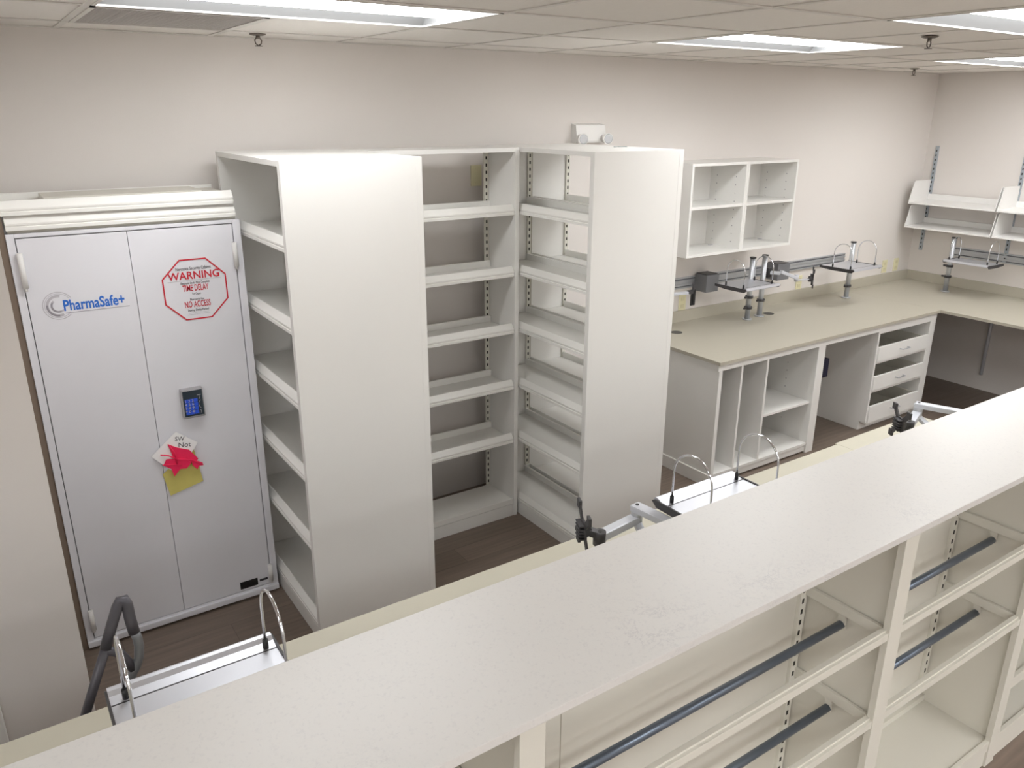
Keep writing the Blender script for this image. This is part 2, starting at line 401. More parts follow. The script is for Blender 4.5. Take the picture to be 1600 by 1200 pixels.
# wall run between them
t = thing('shelving_unit', 'tall open backed white shelving unit along the wall between the two end on units', 'shelving unit')
yb = -.195
MB().box(XM-.025, XM, YM, yb, 0, H, .0015).build('side_panel', LAM, t)
MB().box(X1B+.004, X1B+.029, YM, yb, 0, H, .0015).build('side_panel', LAM, t)
MB().box(X1B+.029, XM-.025, YM+.0005, yb, H-.022, H-.0005, .001).build('top_panel', LAM, t)
xc, Lm = (X1B+.029+XM-.025)/2, XM-.025-X1B-.029
for z in TOPS:
    o = shelf_mesh(Lm-.004, .25).build('shelf', SHELFM, t); o.location = (xc, YM+.004, z)
MB().box(xc-Lm/2+.002, xc+Lm/2-.002, YM+.003, YM+.258, .094, .106, .002).box(xc-Lm/2+.002, xc+Lm/2-.002, YM+.0025, YM+.014, .079, .111, .002).build('base_deck', SHELFM, t)
MB().box(X1B+.03, XM-.026, YM+.004, YM+.02, 0, .076, .001).build('kick_board', LAM, t)
for xx in (XM-.04, X1B+.045):
    o = standard_mesh(.1, H-.025).build('shelf_standard', [STAND, SLOT], t); o.location = (xx, yb, 0)
# little keys left on top of the second unit
k = MB(); k.tube([(.0+.012*math.cos(a*.5), .012*math.sin(a*.5), .0015) for a in range(13)], .0012, 6)
k.bar((.012, 0, .0015), (.055, .012, .0015), .012, .002, .0005).bar((-.01, .004, .0015), (-.05, -.02, .0015), .01, .002, .0005).bar((.0, -.012, .0015), (.03, -.03, .0015), .01, .002, .0005)
o = k.build('key_ring', BRASSK); o.location = (2.245, -.67, H); tag(o, 'small ring of keys lying on top of the unit under the emergency light', 'keys')

# ------------------------------------------------------------------ controlled drug safe
s = thing('security_cabinet', 'large white steel two door safe with keypad and warning sign', 'safe', ((SX0+SX1)/2, SY, 0))
ox, oy = (SX0+SX1)/2, SY
def sl(x): return x-ox
body = MB().box(SX0-ox, SX1-ox, .022, .40, .012, SZ, .004)
fz0, fz1 = .048, 1.846; fx0, fx1 = -.556-ox, .254-ox
body.box(SX0-ox, fx0, 0, .03, .012, SZ, .003).box(fx1, SX1-ox, 0, .03, .012, SZ, .003).box(fx0, fx1, 0, .03, fz1, SZ, .003).box(fx0, fx1, 0, .03, .012, fz0, .003).box(SX0-ox, SX1-ox, -.012, .004, .012, .04, .004)
for fx in (SX0-ox+.05, SX1-ox-.05):
    for fy in (.05, .34): body.box(fx-.03, fx+.03, fy-.03, fy+.03, 0, .014)
body.build('body', SAFE, s)
xm = -.166-ox
dl = MB().box(fx0+.003, xm-.0009, .001, .021, fz0+.004, fz1-.004, .002).build('door', SAFE, s)
dr = MB().box(xm+.0009, fx1-.003, .001, .021, fz0+.004, fz1-.004, .002)
dr = dr.build('door', SAFE, s)
MB().box(fx0, fx1, .0215, .0225, fz0, fz1).build('door_gap', mat('gap_grey', srgb(150, 147, 150), .7), s)
for (hx, hz0, hz1, dd) in ((fx0+.006, 1.655, 1.79, dl), (fx0+.006, .1, .2, dl), (fx1-.004, 1.66, 1.765, dr), (fx1-.004, .07, .16, dr)):
    hm = MB().cyl((hx, -.011, hz0), (hx, -.011, hz1), .0105, 16).box(hx-.004, hx+.004, -.006, .004, hz0, hz1)
    hm.cyl((hx, -.011, hz0-.012), (hx, -.011, hz0), .006, 10); hm.build('hinge', WHITEP, s)
# keypad
kx, kz = -.008-ox, 1.078
kp = MB().box(kx-.046, kx+.046, -.034, .001, kz-.066, kz+.068, .006).build('keypad', mat('keypad_silver', srgb(172, 170, 172), .35, .3), s)
MB().box(kx-.041, kx+.041, -.036, -.0335, kz-.056, kz+.062, .001).build('keypad_face', LCD, kp)
kb = MB()
for i in range(3):
    for j in range(4): kb.box(kx-.035+i*.0185, kx-.0185+i*.0185, -.0385, -.0355, kz-.047+j*.0185, kz-.031+j*.0185, .0008)
kb.build('keypad_buttons', KEYB, kp)
text_mesh('1 2 3\n4 5 6\n7 8 9\n* 0 #', .0165, face_M(kx-.0175, -.0388, kz-.008), GREYP2, 'key_digits', kp, xs=1.15)
wl = MB()
for j in range(4): wl.tube([(kx+.026+.004*math.sin(j*2+q*.9), -.0372, kz-.046+j*.022+q*.004) for q in range(5)], .0009, 5)
wl.box(kx+.018, kx+.034, -.0372, -.036, kz+.038, kz+.0395); wl.build('keypad_marks', GREYP2, kp)
# maker mark: rings and wordmark
rg = MB()
lx, lz = -.452-ox, 1.572
def ring(mb, cx_, cz_, r0, r1, a0, a1, yy, n=40):
    pts = [(cx_+r1*math.cos(a0+(a1-a0)*k_/n), yy, cz_+r1*math.sin(a0+(a1-a0)*k_/n)) for k_ in range(n+1)]
    pin = [(cx_+r0*math.cos(a0+(a1-a0)*k_/n), yy, cz_+r0*math.sin(a0+(a1-a0)*k_/n)) for k_ in range(n+1)]
    for i in range(n): mb.poly([pin[i], pts[i], pts[i+1], pin[i+1]], .0004, (0, -1, 0))
PI = math.pi
ring(rg, lx, lz, .053, .056, .55, 1.75*PI, .0008); ring(rg, lx, lz, .047, .049, .6, 1.8*PI, .0008)
ring(rg, lx, lz, .034, .044, PI*.42, PI*1.62, .0008); ring(rg, lx, lz, .02, .028, PI*.7, PI*1.75, .0008)
rg.build('logo_rings', GREYP2, dl)
rg = MB(); ring(rg, lx, lz, .036, .043, PI*.95, PI*1.5, .0004); ring(rg, lx, lz, .021, .027, PI*.8, PI*1.6, .0004)
rg.box(lx+.02, lx+.255, .0002, .001, lz-.0335, lz-.0315); rg.build('logo_shading', GREYP, dl)
text_mesh('PharmaSafe+', .060, face_M(lx+.128, .0004, lz-.004), BLUEP, 'logo_lettering', dl, xs=.72, bold=.0015)
# octagonal warning decal on the right door
wx, wz, R0 = .071-ox, 1.578, .1425
om = MB(); yy = -.0008
octp = [(wx+R0*math.cos(PI/8+PI/4*k_), wz+R0*math.sin(PI/8+PI/4*k_)) for k_ in range(8)]
octi = [(wx+(R0-.006)*math.cos(PI/8+PI/4*k_), wz+(R0-.006)*math.sin(PI/8+PI/4*k_)) for k_ in range(8)]
for i in range(8):
    j = (i+1) % 8
    om.poly([(octi[i][0], yy, octi[i][1]), (octp[i][0], yy, octp[i][1]), (octp[j][0], yy, octp[j][1]), (octi[j][0], yy, octi[j][1])], .0006, (0, -1, 0))
for i in range(8):
    j = (i+1) % 8
dec = om.build('warning_decal', RED, dr, label='red outlined octagonal warning sticker')
def wt(tx, sz, z, m, xs=1.0, bold=0.0): text_mesh(tx, sz, face_M(wx, -.0012, wz+z), m, 'sign_lettering', dr, xs=xs, bold=bold)
wt('Narcotics Security Cabinet', .0195, .091, DARKP, .68)
wt('WARNING', .046, .060, RED, .95, .0006)
wt('Electronic Locks Must Complete', .0145, .029, DARKP, .62)
wt('TIME DELAY', .038, .006, RED, .52, .0003)
wt('To Open', .0135, -.019, DARKP, .75)
wt('Pharmacist Has', .0135, -.043, DARKP, .7)
wt('NO ACCESS', .038, -.065, RED, .53, .0003)
wt('During Delay Period', .014, -.090, DARKP, .75)
wt('________________________', .007, -.099, DARKP, 1.0); wt('_____________________', .009, -.105, DARKP, 1.0)
wl = MB().box(wx-.11, wx+.108, -.0014, -.0008, wz+.0395, wz+.0403).build('sign_rule', GREYP, dr)
MB().box(.1-ox, .186-ox, -.003, .001, .064, .102, .001).build('nameplate', PLATEB, dr)
MB().box(.196-ox, .236-ox, -.002, .001, .078, .088).build('serial_plate', DARKP, dr)
# notes taped to the safe
def pxp(pts, y): return [(a, y, b_) for a, b_ in pts]
env = MB().poly(pxp([(-.030, .868), (-.006, .690), (-.152, .655), (-.172, .765)], SY-.0045), .003, (0, -1, 0))
env.poly(pxp([(-.034, .84), (-.012, .76), (-.165, .745), (-.172, .765)], SY-.0078), .001, (0, -1, 0))
tag(env.build('manila_envelope', MANILA), 'yellow manila envelope taped to the right safe door under the note', 'envelope')
nt_ = thing('paper_note', 'white handwritten paper note taped at a slant on the safe', 'note')
MB().poly(pxp([(-.095, .958), (-.01, .888), (-.031, .856), (-.06, .825), (-.136, .781), (-.208, .865)], SY-.016), .002, (0, -1, 0)).build('sheet', PAPER, nt_)
text_mesh('SW', .030, face_M(-.083, SY-.0184, .921, -.15), DARKP, 'handwriting', nt_, xs=.9)
text_mesh('Not', .033, face_M(-.066, SY-.0184, .889, -.12), DARKP, 'handwriting', nt_, xs=1.0)
pk = MB()
y0 = SY-.020
pk.poly(pxp([(-.136, .91), (-.10, .885), (-.05, .862), (-.018, .812), (-.03, .798), (-.085, .808), (-.118, .83)], y0), .005, (0, -1, 0))
pk.poly(pxp([(-.166, .815), (-.15, .842), (-.115, .836), (-.07, .826), (-.05, .80), (-.072, .778), (-.10, .782), (-.128, .752), (-.135, .79)], y0-.004), .004, (0, -1, 0))
pk.poly(pxp([(-.05, .818), (-.02, .80), (-.002, .788), (.0, .776), (-.02, .778), (-.028, .762), (-.045, .785)], y0-.002), .007, (0, -1, 0))
pk.tube([(-.172, y0-.007, .868), (-.14, y0-.010, .858), (-.105, y0-.011, .832), (-.05, y0-.010, .815), (-.004, y0-.009, .782)], .0032, 6)
pk.tube([(-.132, y0-.007, .905), (-.115, y0-.011, .87), (-.11, y0-.010, .81)], .003, 6)
pk.tube([(-.17, y0-.006, .818), (-.13, y0-.010, .812), (-.09, y0-.009, .80)], .0028, 6)
tag(pk.build('pink_tape', PINK), 'crumpled neon pink tape stuck across the note and envelope', 'tape')
# spare shelves stacked on the safe
def spare(x0, x1, y, z, dpt, label, rz=0):
    o = shelf_mesh(x1-x0, dpt).build('spare_shelf', SHELFM); o.location = ((x0+x1)/2, y, z); o.rotation_euler = (0, 0, rz)
    return tag(o, label, 'shelf', 'spare shelf boards stacked on the safe')
spare(SX0+.006, .272, SY-.002, SZ+.055+.012, .36, 'white spare shelf board lying lowest in the stack on the safe', .004)
spare(SX0-.004, .268, SY-.004, SZ+.055+.0675, .36, 'white spare shelf board lying uppermost in the stack on the safe', -.004)
tag(MB().box(SX0+.01, .275, SY+.02, SY+.38, SZ, SZ+.012, .001).build('packing_board', LAM2), 'thin cream packing board lying directly on the safe under the shelves', 'board')
o = MB().box(-.43, .165, -.36, -.13, SZ+.0875, SZ+.122, .003).build('loose_board', LAM2)
tag(o, 'long flat white board lying in the uppermost spare shelf on the safe', 'board')

tag(MB().box(.185, .255, -.34, -.15, SZ+.0875, SZ+.113, .003).build('loose_board', LAM2), 'short white offcut board at the right end of the stack on the safe', 'board')
# ------------------------------------------------------------------ emergency light and plates on the wall
e = thing('emergency_light', 'white twin head emergency light on the back wall above the tall shelving', 'light', (2.56, 0, 2.125))
eb = MB(); eb.extr([(0, 0), (-.055, .0), (-.06, .012), (-.045, .105), (0, .112)], -.115, .115, lambda a, d_, z: (a, d_, z)); eb.build('housing', WHITEP, e)
for sx in (-.09, .105):
    hd = MB().tube([(sx, -.055, .022), (sx-.004, -.07, .024), (sx-.012, -.105, .024)], [.022, .03, .034], 24).build('lamp_head', WHITEP, e)
    MB().tube([(sx-.012, -.1052, .024), (sx-.0125, -.107, .024)], [.029, .024], 24).build('lamp_lens', GLASSC, hd)
def plate(x, z, label, w=.07, h_=.115, kind='outlet', wall='back', y=0):
    t = thing('wall_outlet' if kind == 'outlet' else 'blank_plate', label, 'wall plate', (x, 0, z) if wall == 'back' else (x, y, z))
    MB().box(-w/2, w/2, -.006, 0, -h_/2, h_/2, .002).build('cover_plate', IVORY, t)
    if kind == 'outlet':
        for sg in (-1, 1):
            MB().box(-.017, .017, -.0085, -.005, sg*.026-.014, sg*.026+.014, .003).build('socket', mat('ivory_socket', srgb(216, 209, 172), .4), t)
    else:
        for sg in (-1, 1): MB().cyl((0, -.0055, sg*.041), (0, -.0072, sg*.041), .004, 10).build('screw', IVORY, t)
plate(1.762, 1.958, 'ivory blank plate on the wall behind the tall shelving', kind='blank')
plate(3.508, .995, 'ivory outlet above the counter beside the tall shelving')
plate(4.84, .992, 'faint ivory outlet above the counter between the two tray stands')
plate(6.046, 1.002, 'ivory outlet left of the pair near the back corner')
plate(6.222, 1.002, 'ivory outlet nearest the back corner')

# ------------------------------------------------------------------ wall cabinets (open, two side by side)
C0, C1, D0, D1_, CD = 3.1806, 4.2407, 1.3922, 1.9942, .32
cmid = (C0+C1)/2+.0
def wallcab(x0, x1, label):
    t = thing('wall_cabinet', label, 'cabinet', (x0, 0, D0), group='open white wall cabinets above the counter')
    w, h_ = x1-x0, D1_-D0; T = .018
    c = MB().box(0, T, -CD, 0, 0, h_, .001).box(w-T, w, -CD, 0, 0, h_, .001).box(T, w-T, -CD, 0, h_-T, h_, .001).box(T, w-T, -CD, 0, 0, T, .001).box(T, w-T, -.008, 0, T, h_-T)
    for zz in range(9):
        z = .06+zz*.055
        for yy_ in (-.07, -.24):
            c.cyl((w-T, yy_, z), (w-T-.0006, yy_, z), .0038, 8, mi=1); c.cyl((T, yy_, z), (T+.0006, yy_, z), .0038, 8, mi=1)
    c.build('carcass', [LAM, GREYP], t)
    MB().box(T, w-T, -CD+.004, -.01, .31, .329, .001).build('shelf', LAM, t)
    MB().box(w-T-.05, w-T-.02, -.1, -.08, T, T+.003).build('bracket_cover', GREYP2, t)
wallcab(C0, cmid-.0006, 'open white wall cabinet with one shelf, nearer the tall shelving')
wallcab(cmid+.0006, C1, 'open white wall cabinet with one shelf, nearer the corner')

# ------------------------------------------------------------------ back counter run
W1 = thing('worktop', 'long beige worktop along the back wall', 'worktop', (0, 0, CZ))
SEAM = XRC
MB().box(BA-.012, SEAM-.0008, YB, -.02, -.022, 0, .002).build('slab', FARTOP, W1)
MB().box(BA-.012, SEAM-.0008, -.02, 0, -.022, .082, .002).build('backsplash', FARTOP, W1)
for gx, gy in ((3.251, -.216), (4.234, -.209)):
    MB().cyl((gx, gy, 0), (gx, gy, .002), .04, 28).build('grommet', mat('grommet_grey', srgb(84, 82, 78), .6), W1)
MB().box(BA, XRC, YB+.02, YB+.038, -.066, -.022, .001).build('apron', LAM, W1)
MB().box(BA+.004, BA+.018, YB+.03, -.01, -.066, -.022, .001).build('apron', LAM, W1)
W2 = thing('worktop', 'beige worktop turning along the right wall over an open knee space', 'worktop', (0, 0, CZ))
MB().box(SEAM+.0008, XR-.001, -2.9, -.001, -.022, 0, .002).build('slab', FARTOP, W2)
MB().box(SEAM+.0008, XR-.001, -.02, -.001, 0, .082, .002).box(XR-.02, XR-.001, -2.9, -.02, 0, .082, .002).build('backsplash', FARTOP, W2)
MB().box(SEAM+.03, XR, -2.9, -2.88, -CZ, -.022, .001).build('end_panel', LAM, W2)
# base cabinet with dividers
bx0, bx1, byf = BA+.006, 4.055, YB+.02
b = thing('base_cabinet', 'open white base cabinet with two vertical dividers and one shelf', 'cabinet')
zt = CZ-.066
car = MB().box(bx0, bx0+.02, byf, -.02, .0, zt, .001)
car.box(3.976, bx1-.001, byf, -.02, .0, zt, .001).box(bx0+.02, 3.976, byf+.004, -.02, .058, .078, .001).box(bx0+.02, 3.976, -.03, -.022, .078, zt).box(bx0+.02, 3.976, byf+.012, byf+.03, .012, .058)
for zz in range(8):
    for yy_ in (-.2, -.62): car.cyl((3.976, yy_, .2+zz*.06), (3.9754, yy_, .2+zz*.06), .004, 8, mi=1)
car.build('carcass', [LAM, GREYP], b)
MB().box(bx0, bx0+.03, byf-.004, byf+.001, 0, zt, .001).build('face_stile', LAM, b)
MB().box(bx0-.012, bx0+.0, byf, -.02, .0, .085, .002).build('base_trim', LAM, b)
for dx in (3.21, 3.458): MB().box(dx-.009, dx+.009, byf+.006, -.03, .078, zt, .001).build('divider', LAM, b)
MB().box(3.468, 3.975, byf+.02, -.03, .372, .388, .001).build('shelf', LAM, b)
MB().box(3.11, 3.16, byf+.05, byf+.1, 0, .012).box(3.99, 4.04, byf+.03, byf+.08, -.0, .001).build('levelling_foot', BLACK, b)
n = thing('power_box', 'dark navy power box fixed to the side of the open base cabinet', 'power box', (bx1-.0012, -.79, .6))
MB().box(0, .09, -.045, .045, -.06, .075, .006).build('housing', NAVY, n); MB().box(.089, .093, -.025, .025, -.03, .045, .001).build('socket_face', BLACK, n)
# drawer cabinet
q = thing('drawer_cabinet', 'white cabinet with three open topped drawers beside the knee space', 'cabinet')
qx0, qx1 = 4.6834, 5.45
dx0, dx1 = 4.705, 5.40
car = MB().box(qx0, qx0+.02, byf+.055, -.02, 0, zt, .001).box(qx0, qx0+.02, byf+.002, byf+.055, .07, zt, .001)
car.box(qx1-.078, qx1-.001, byf+.001, -.02, 0, zt, .001).box(qx0+.02, qx1-.078, byf+.055, byf+.072, 0, .07)
car.box(qx0+.02, qx1-.078, byf+.004, -.02, .05, .066, .001).box(qx0+.02, qx1-.078, byf+.002, -.02, zt-.018, zt, .001).box(qx0+.02, qx1-.078, -.03, -.022, .066, zt)
for z in (.556, .328): car.box(qx0+.02, qx1-.078, byf+.006, -.03, z-.02, z-.006, .001)
car.build('carcass', LAM, q)
for (z0, z1) in ((.556, .668), (.33, .438), (.068, .2)):
    d_ = MB().box(qx0+.024, 5.368, byf-.006, byf+.012, z0, z1, .0015).build('drawer', LAM, q)
    MB().box(qx0+.03, qx0+.042, byf+.012, -.08, z0+.004, z1-.012, .001).box(5.348, 5.36, byf+.012, -.08, z0+.004, z1-.012, .001).box(qx0+.042, 5.348, -.092, -.08, z0+.004, z1-.012, .001).box(qx0+.042, 5.348, byf+.012, -.08, z0+.004, z0+.012).build('drawer_box', LAM2, d_)
    hz = (z0+z1)/2+.004; hx = (qx0+5.39)/2
    MB().tube([(hx-.05, byf-.006, hz), (hx-.05, byf-.026, hz), (hx-.044, byf-.032, hz), (hx+.044, byf-.032, hz), (hx+.05, byf-.026, hz), (hx+.05, byf-.006, hz)], .004, 8).build('handle', ALU, d_)
pp = MB().tube([(XR-.016, -.83, .14), (XR-.016, -.83, CZ-.03)], .014, 12)
tag(pp.build('conduit', ALUP), 'pale vertical conduit on the right wall under the worktop', 'conduit')

# ------------------------------------------------------------------ accessory rails
def rail(length, label, loc, rz):
    t = thing('accessory_rail', label, 'rail', loc, rz)
    m = MB().box(0, length, -.012, 0, -.04, .04, .001)
    for z in (-.036, -.0135, .0135, .036): m.box(0, length, -.02, -.011, z-.0045 if abs(z) > .02 else z-.007, z+.0045 if abs(z) > .02 else z+.007, .001)
    m.build('channel', ALU, t)
    g = MB()
    for z in (-.0245, .0245): g.box(0, length, -.0126, -.0115, z-.006, z+.006)
    g.build('groove', mat('rail_groove', srgb(112, 114, 120), .6), t)
rail(2.42, 'long grooved aluminium accessory rail on the back wall above the counter', (2.99, 0, 1.142), 0)
rail(2.3, 'grooved aluminium accessory rail on the right wall above the counter', (XR, -.40, 1.160), -PI/2)

# ------------------------------------------------------------------ tray stands
def hoop_pts(x, y0, y1, z, hgt):
    c, rr = (y0+y1)/2, abs(y1-y0)/2
    p = [(x, y0, z)]; zs = z+hgt-rr*1.0
    for k_ in range(17):
        a = PI*k_/16
        p.append((x, c-(y1-y0)/2*math.cos(a), zs+rr*1.0*math.sin(a)))
    p.append((x, y1, z)); return p
def tray(parent, W_=.35, Dp=.28, z=0, hy0=.05, hy1=.205, rim='user'):
    """tray in local space: user edge at y=-Dp, back edge y=0, x from -W_ to 0; top at z"""
    prof = [(-Dp, -.006), (-Dp+.005, .007), (-Dp+.012, .010), (-Dp+.022, .009), (-Dp+.034, .003), (-Dp+.058, -.001), (-Dp+.059, -.0022), (-Dp+.0615, -.0022), (-Dp+.0625, -.001), (-.003, -.001), (0, -.004), (0, -.014), (-Dp+.02, -.014), (-Dp, -.010)]
    tr = MB(); tr.extr([(d_, z+zz) for d_, zz in prof], -W_, 0, lambda a, d_, z_: (a, d_, z_)); tr = tr.build('tray', TRAYG, parent)
    MB().box(-W_+.001, -.001, -Dp+.0585, -Dp+.0615, z-.0018, z-.0006).build('groove', DGREY, tr)
    for xx in (-W_-.005, -.0002):
        m = MB(); m.extr([(-Dp-.002, z-.004), (-Dp+.02, z-.022), (-.1, z-.024), (.002, z-.016), (.002, z+.001), (-Dp+.01, z+.003)], xx, xx+.0052, lambda a, d_, z_: (a, d_, z_)); m.build('end_cap', DGREY, tr)
    for xx in (-W_+.022, -.03):
        h_ = MB().tube(hoop_pts(xx, -Dp+hy0, -Dp+hy1, z, .185), .0035, 10).build('hoop', CHROME, parent)
        MB().cyl((xx, -Dp+hy0, z-.001), (xx, -Dp+hy0, z+.022), .0065, 12).build('hoop_foot', BLACK, h_)
        MB().cyl((xx, -Dp+hy1, z-.001), (xx, -Dp+hy1, z+.022), .0065, 12).build('hoop_foot', BLACK, h_)
    return tr
def pole_parts(parent, x, y, h_, rings=()):
    MB().cyl((x, y, 0), (x, y, h_), .019, 24).build('pole', ALU, parent)
    MB().cyl((x, y, h_), (x, y, h_+.008), .023, 24).build('pole_cap', DGREY, parent)
    MB().cyl((x, y, 0), (x, y, .008), .036, 28).build('base_flange', ALU, parent)
    for z in rings:
        MB().cyl((x, y, z-.009), (x, y, z+.009), .029, 20).cyl((x-.05, y-.005, z), (x, y, z), .008, 10).build('clamp', DGREY, parent)
def tray_stand(label, px, py, pz, tx, ty, tz, rz, h_, rings, W_=.35, Dp=.28, group='raised tray stands on the worktops'):
    t = thing('tray_stand', label, 'tray stand', (px, py, pz), rz, group)
    pole_parts(t, 0, 0, h_, rings)
    tr = tray(t, W_, Dp, tz-pz)
    # slide the tray and its hoops to their place on the pole
    for c in t.children:
        if c.name.split('.')[0] in ('tray', 'hoop'): c.location = (tx, ty, 0)
    MB().box(-.03, .03, ty-.06, .02, tz-pz-.03, tz-pz-.0145, .002).build('bracket', DGREY, t)
    return t
tray_stand('tray stand on the back counter nearer the tall shelving', 3.954, -.237, CZ, -.004, .017, 1.163, 0, .455, (.09, .17))
tray_stand('tray stand on the back counter nearer the corner', 5.221, -.199, CZ, -.045, -.003, 1.17, 0, .455, (.1,), W_=.365, Dp=.3)
tray_stand('tray stand on the right wall counter under the hanging shelves', 6.155, -.52, CZ, .40, .05, 1.15, -PI/2, .455, (.13, .22), W_=.36, Dp=.25)
tray_stand('tray stand behind the near counter, beside the monitor arm in the middle', 1.12, -2.62, LZ, .168, .037, 1.15, PI, .27, (.12,), W_=.35, Dp=.28)
tray_stand('tray stand behind the near counter in front of the safe', -.60, -2.62, LZ, .018, .037, 1.15, PI, .27, (.12,), W_=.345, Dp=.28)

# ------------------------------------------------------------------ monitor arms
def vesa(mb_parent, c, nrm, size=.115, name='mount_plate', tilt=0.0):
    """X shaped screen plate centred on c, facing nrm (horizontal)"""
    n_ = Vector(nrm).normalized(); sx = n_.cross(Vector((0, 0, 1))).normalized(); up = Vector((0, 0, 1))
    Mx = Matrix(((sx.x, n_.x, up.x, c[0]), (sx.y, n_.y, up.y, c[1]), (sx.z, n_.z, up.z, c[2]), (0, 0, 0, 1))) @ Matrix.Rotation(tilt, 4, 'X')
    m = MB(); m.box(-.03, .03, -.004, .004, -.03, .03, .003, M=Mx)
    for a in (PI/4, -PI/4):
        m.box(-size*.72, size*.72, -.003, .003, -.011, .011, .002, M=Mx @ Matrix.Rotation(a, 4, 'Y'))
    for sx_ in (-1, 1):
        for sz_ in (-1, 1): m.box(sx_*size*.5-.014, sx_*size*.5+.014, -.005, .005, sz_*size*.5-.014, sz_*size*.5+.014, .003, M=Mx)
    for k_ in range(5): m.box(-.026, .026, -.02, -.003, -.024+k_*.011, -.020+k_*.011, .001, M=Mx)
    return m.build(name, DGREY, mb_parent)
def near_arm(label, base, elbow, wrist, plate_c, nrm, lower):
    t = thing('monitor_arm', label, 'monitor arm', base, group='empty monitor arms')
    B = Vector(base); L = lambda p: tuple(Vector(p)-B)
    zb = elbow[2]-base[2]
    MB().cyl((0, 0, 0), (0, 0, zb-.03), .019, 24).build('pole', ALU, t)
    MB().cyl((0, 0, 0), (0, 0, .01), .04, 28).build('base_flange', ALU, t)
    up = MB().bar(L((base[0], base[1], elbow[2]+.008)), L((elbow[0], elbow[1], elbow[2]+.008)), .040, .022, .006, ext=.014)
    up.build('upper_arm', ALUP, t)
    e_ = L(elbow)
    MB().cyl((e_[0], e_[1], e_[2]-.045), (e_[0], e_[1], e_[2]+.012), .019, 20).build('elbow_joint', ALU, t)
    MB().cyl((e_[0], e_[1], e_[2]+.019), (e_[0], e_[1], e_[2]+.0205), .006, 14).build('joint_cap', BLACK, t)
    MB().bar((e_[0], e_[1], e_[2]-.03), L((wrist[0], wrist[1], wrist[2])), .036, .026, .007, ext=.004).build('forearm', ALUP, t)
    w_ = L(wrist)
    MB().bar((e_[0], e_[1], e_[2]-.04), L(lower), .026, .016, .005).build('gas_strut', ALUP, t)
    kn = MB().cyl((w_[0], w_[1], w_[2]-.026), (w_[0], w_[1], w_[2]+.018), .02, 20)
    p_ = L(plate_c); kn.bar((w_[0], w_[1], w_[2]+.006), p_, .03, .022, .005)
    kn.cyl((p_[0], p_[1]-.022, p_[2]), (p_[0], p_[1]+.022, p_[2]), .016, 16)
    kn.build('wrist_joint', DGREY, t)
    MB().cyl((w_[0], w_[1], w_[2]+.018), (w_[0], w_[1], w_[2]+.0195), .007, 14).build('joint_cap', BLACK, t)
    vesa(t, p_, nrm, .118)
    return t
near_arm('empty silver monitor arm behind the near counter, standing before the tall shelving', (.955, -2.61, LZ), (.925, -2.335, 1.10), (.745, -2.365, 1.075), (.706, -2.335, 1.098), (.87, -.40, 0), (.84, -2.56, .98))
near_arm('empty silver monitor arm at the right end of the near counter below the drawers', (2.70, -2.60, LZ), (2.585, -2.31, 1.10), (2.41, -2.375, 1.075), (2.365, -2.36, 1.085), (.80, -.52, 0), (2.50, -2.56, .98))
# wall arms on the back counter
def wall_box(x, label, w=.125, z=1.14, dpt=.115):
    t = thing('rail_box', label, 'box', (x, -.0, z), group='grey boxes on the accessory rail')
    MB().box(-w/2, w/2, -.02-dpt, -.02, -.062, .062, .004).build('housing', MGREY, t)
    MB().box(-w/2+.006, w/2-.006, -.02-dpt+.01, -.026, .062, .068, .002).build('lid', DGREY, t)
wall_box(3.665, 'grey box clamped on the accessory rail left of the tray stands')
wall_box(4.455, 'grey box clamped on the accessory rail between the tray stands', w=.14)
t = thing('monitor_arm', 'empty monitor arm on a second pole right beside the tray stand nearer the tall shelving', 'monitor arm', (4.108, -.222, CZ), group='empty monitor arms')
pole_parts(t, 0, 0, .455, (.125,))
zz = 1.185-CZ
MB().box(.018, .05, -.03, .03, zz-.035, zz+.035, .004).build('slide_clamp', BLACK, t)
MB().bar((.04, -.01, zz), (.09, -.08, zz), .03, .022, .004).build('upper_arm', ALUP, t)
MB().bar((.09, -.08, zz+.012), (.23, -.12, zz-.045), .032, .024, .005).build('forearm', ALUP, t)
MB().cyl((.23, -.12, zz-.07), (.23, -.12, zz-.02), .015, 16).bar((.23, -.12, zz-.06), (.42, -.10, zz-.078), .014, .010, .002).build('link_bar', ALUP, t)
MB().bar((.40, -.10, zz-.078), (.462, -.095, zz-.07), .02, .018, .004).cyl((.425, -.1, zz-.095), (.425, -.1, zz-.055), .014, 14).build('wrist_joint', DGREY, t)
vesa(t, (.468, -.093, zz-.07), (.62, -.75, 0), .115)
t = thing('monitor_arm', 'empty monitor arm with dark mount plate reaching out from behind the tall shelving', 'monitor arm', (3.10, -.2, CZ), group='empty monitor arms')
pole_parts(t, 0, 0, .42, ())
MB().bar((0, 0, 1.135-CZ), (.225, -.05, 1.135-CZ), .024, .018, .004).build('upper_arm', ALUP, t)
MB().bar((.2, -.05, 1.14-CZ), (.25, -.05, 1.14-CZ), .03, .024, .004).cyl((.245, -.05, 1.12-CZ), (.245, -.05, 1.205-CZ), .007, 12).build('wrist_joint', DGREY, t)
MB().box(.222, .262, -.062, -.052, 1.045-CZ, 1.155-CZ, .003).box(.236, .248, -.066, -.06, 1.05-CZ, 1.15-CZ, .001).build('mount_plate', BLACK, t)

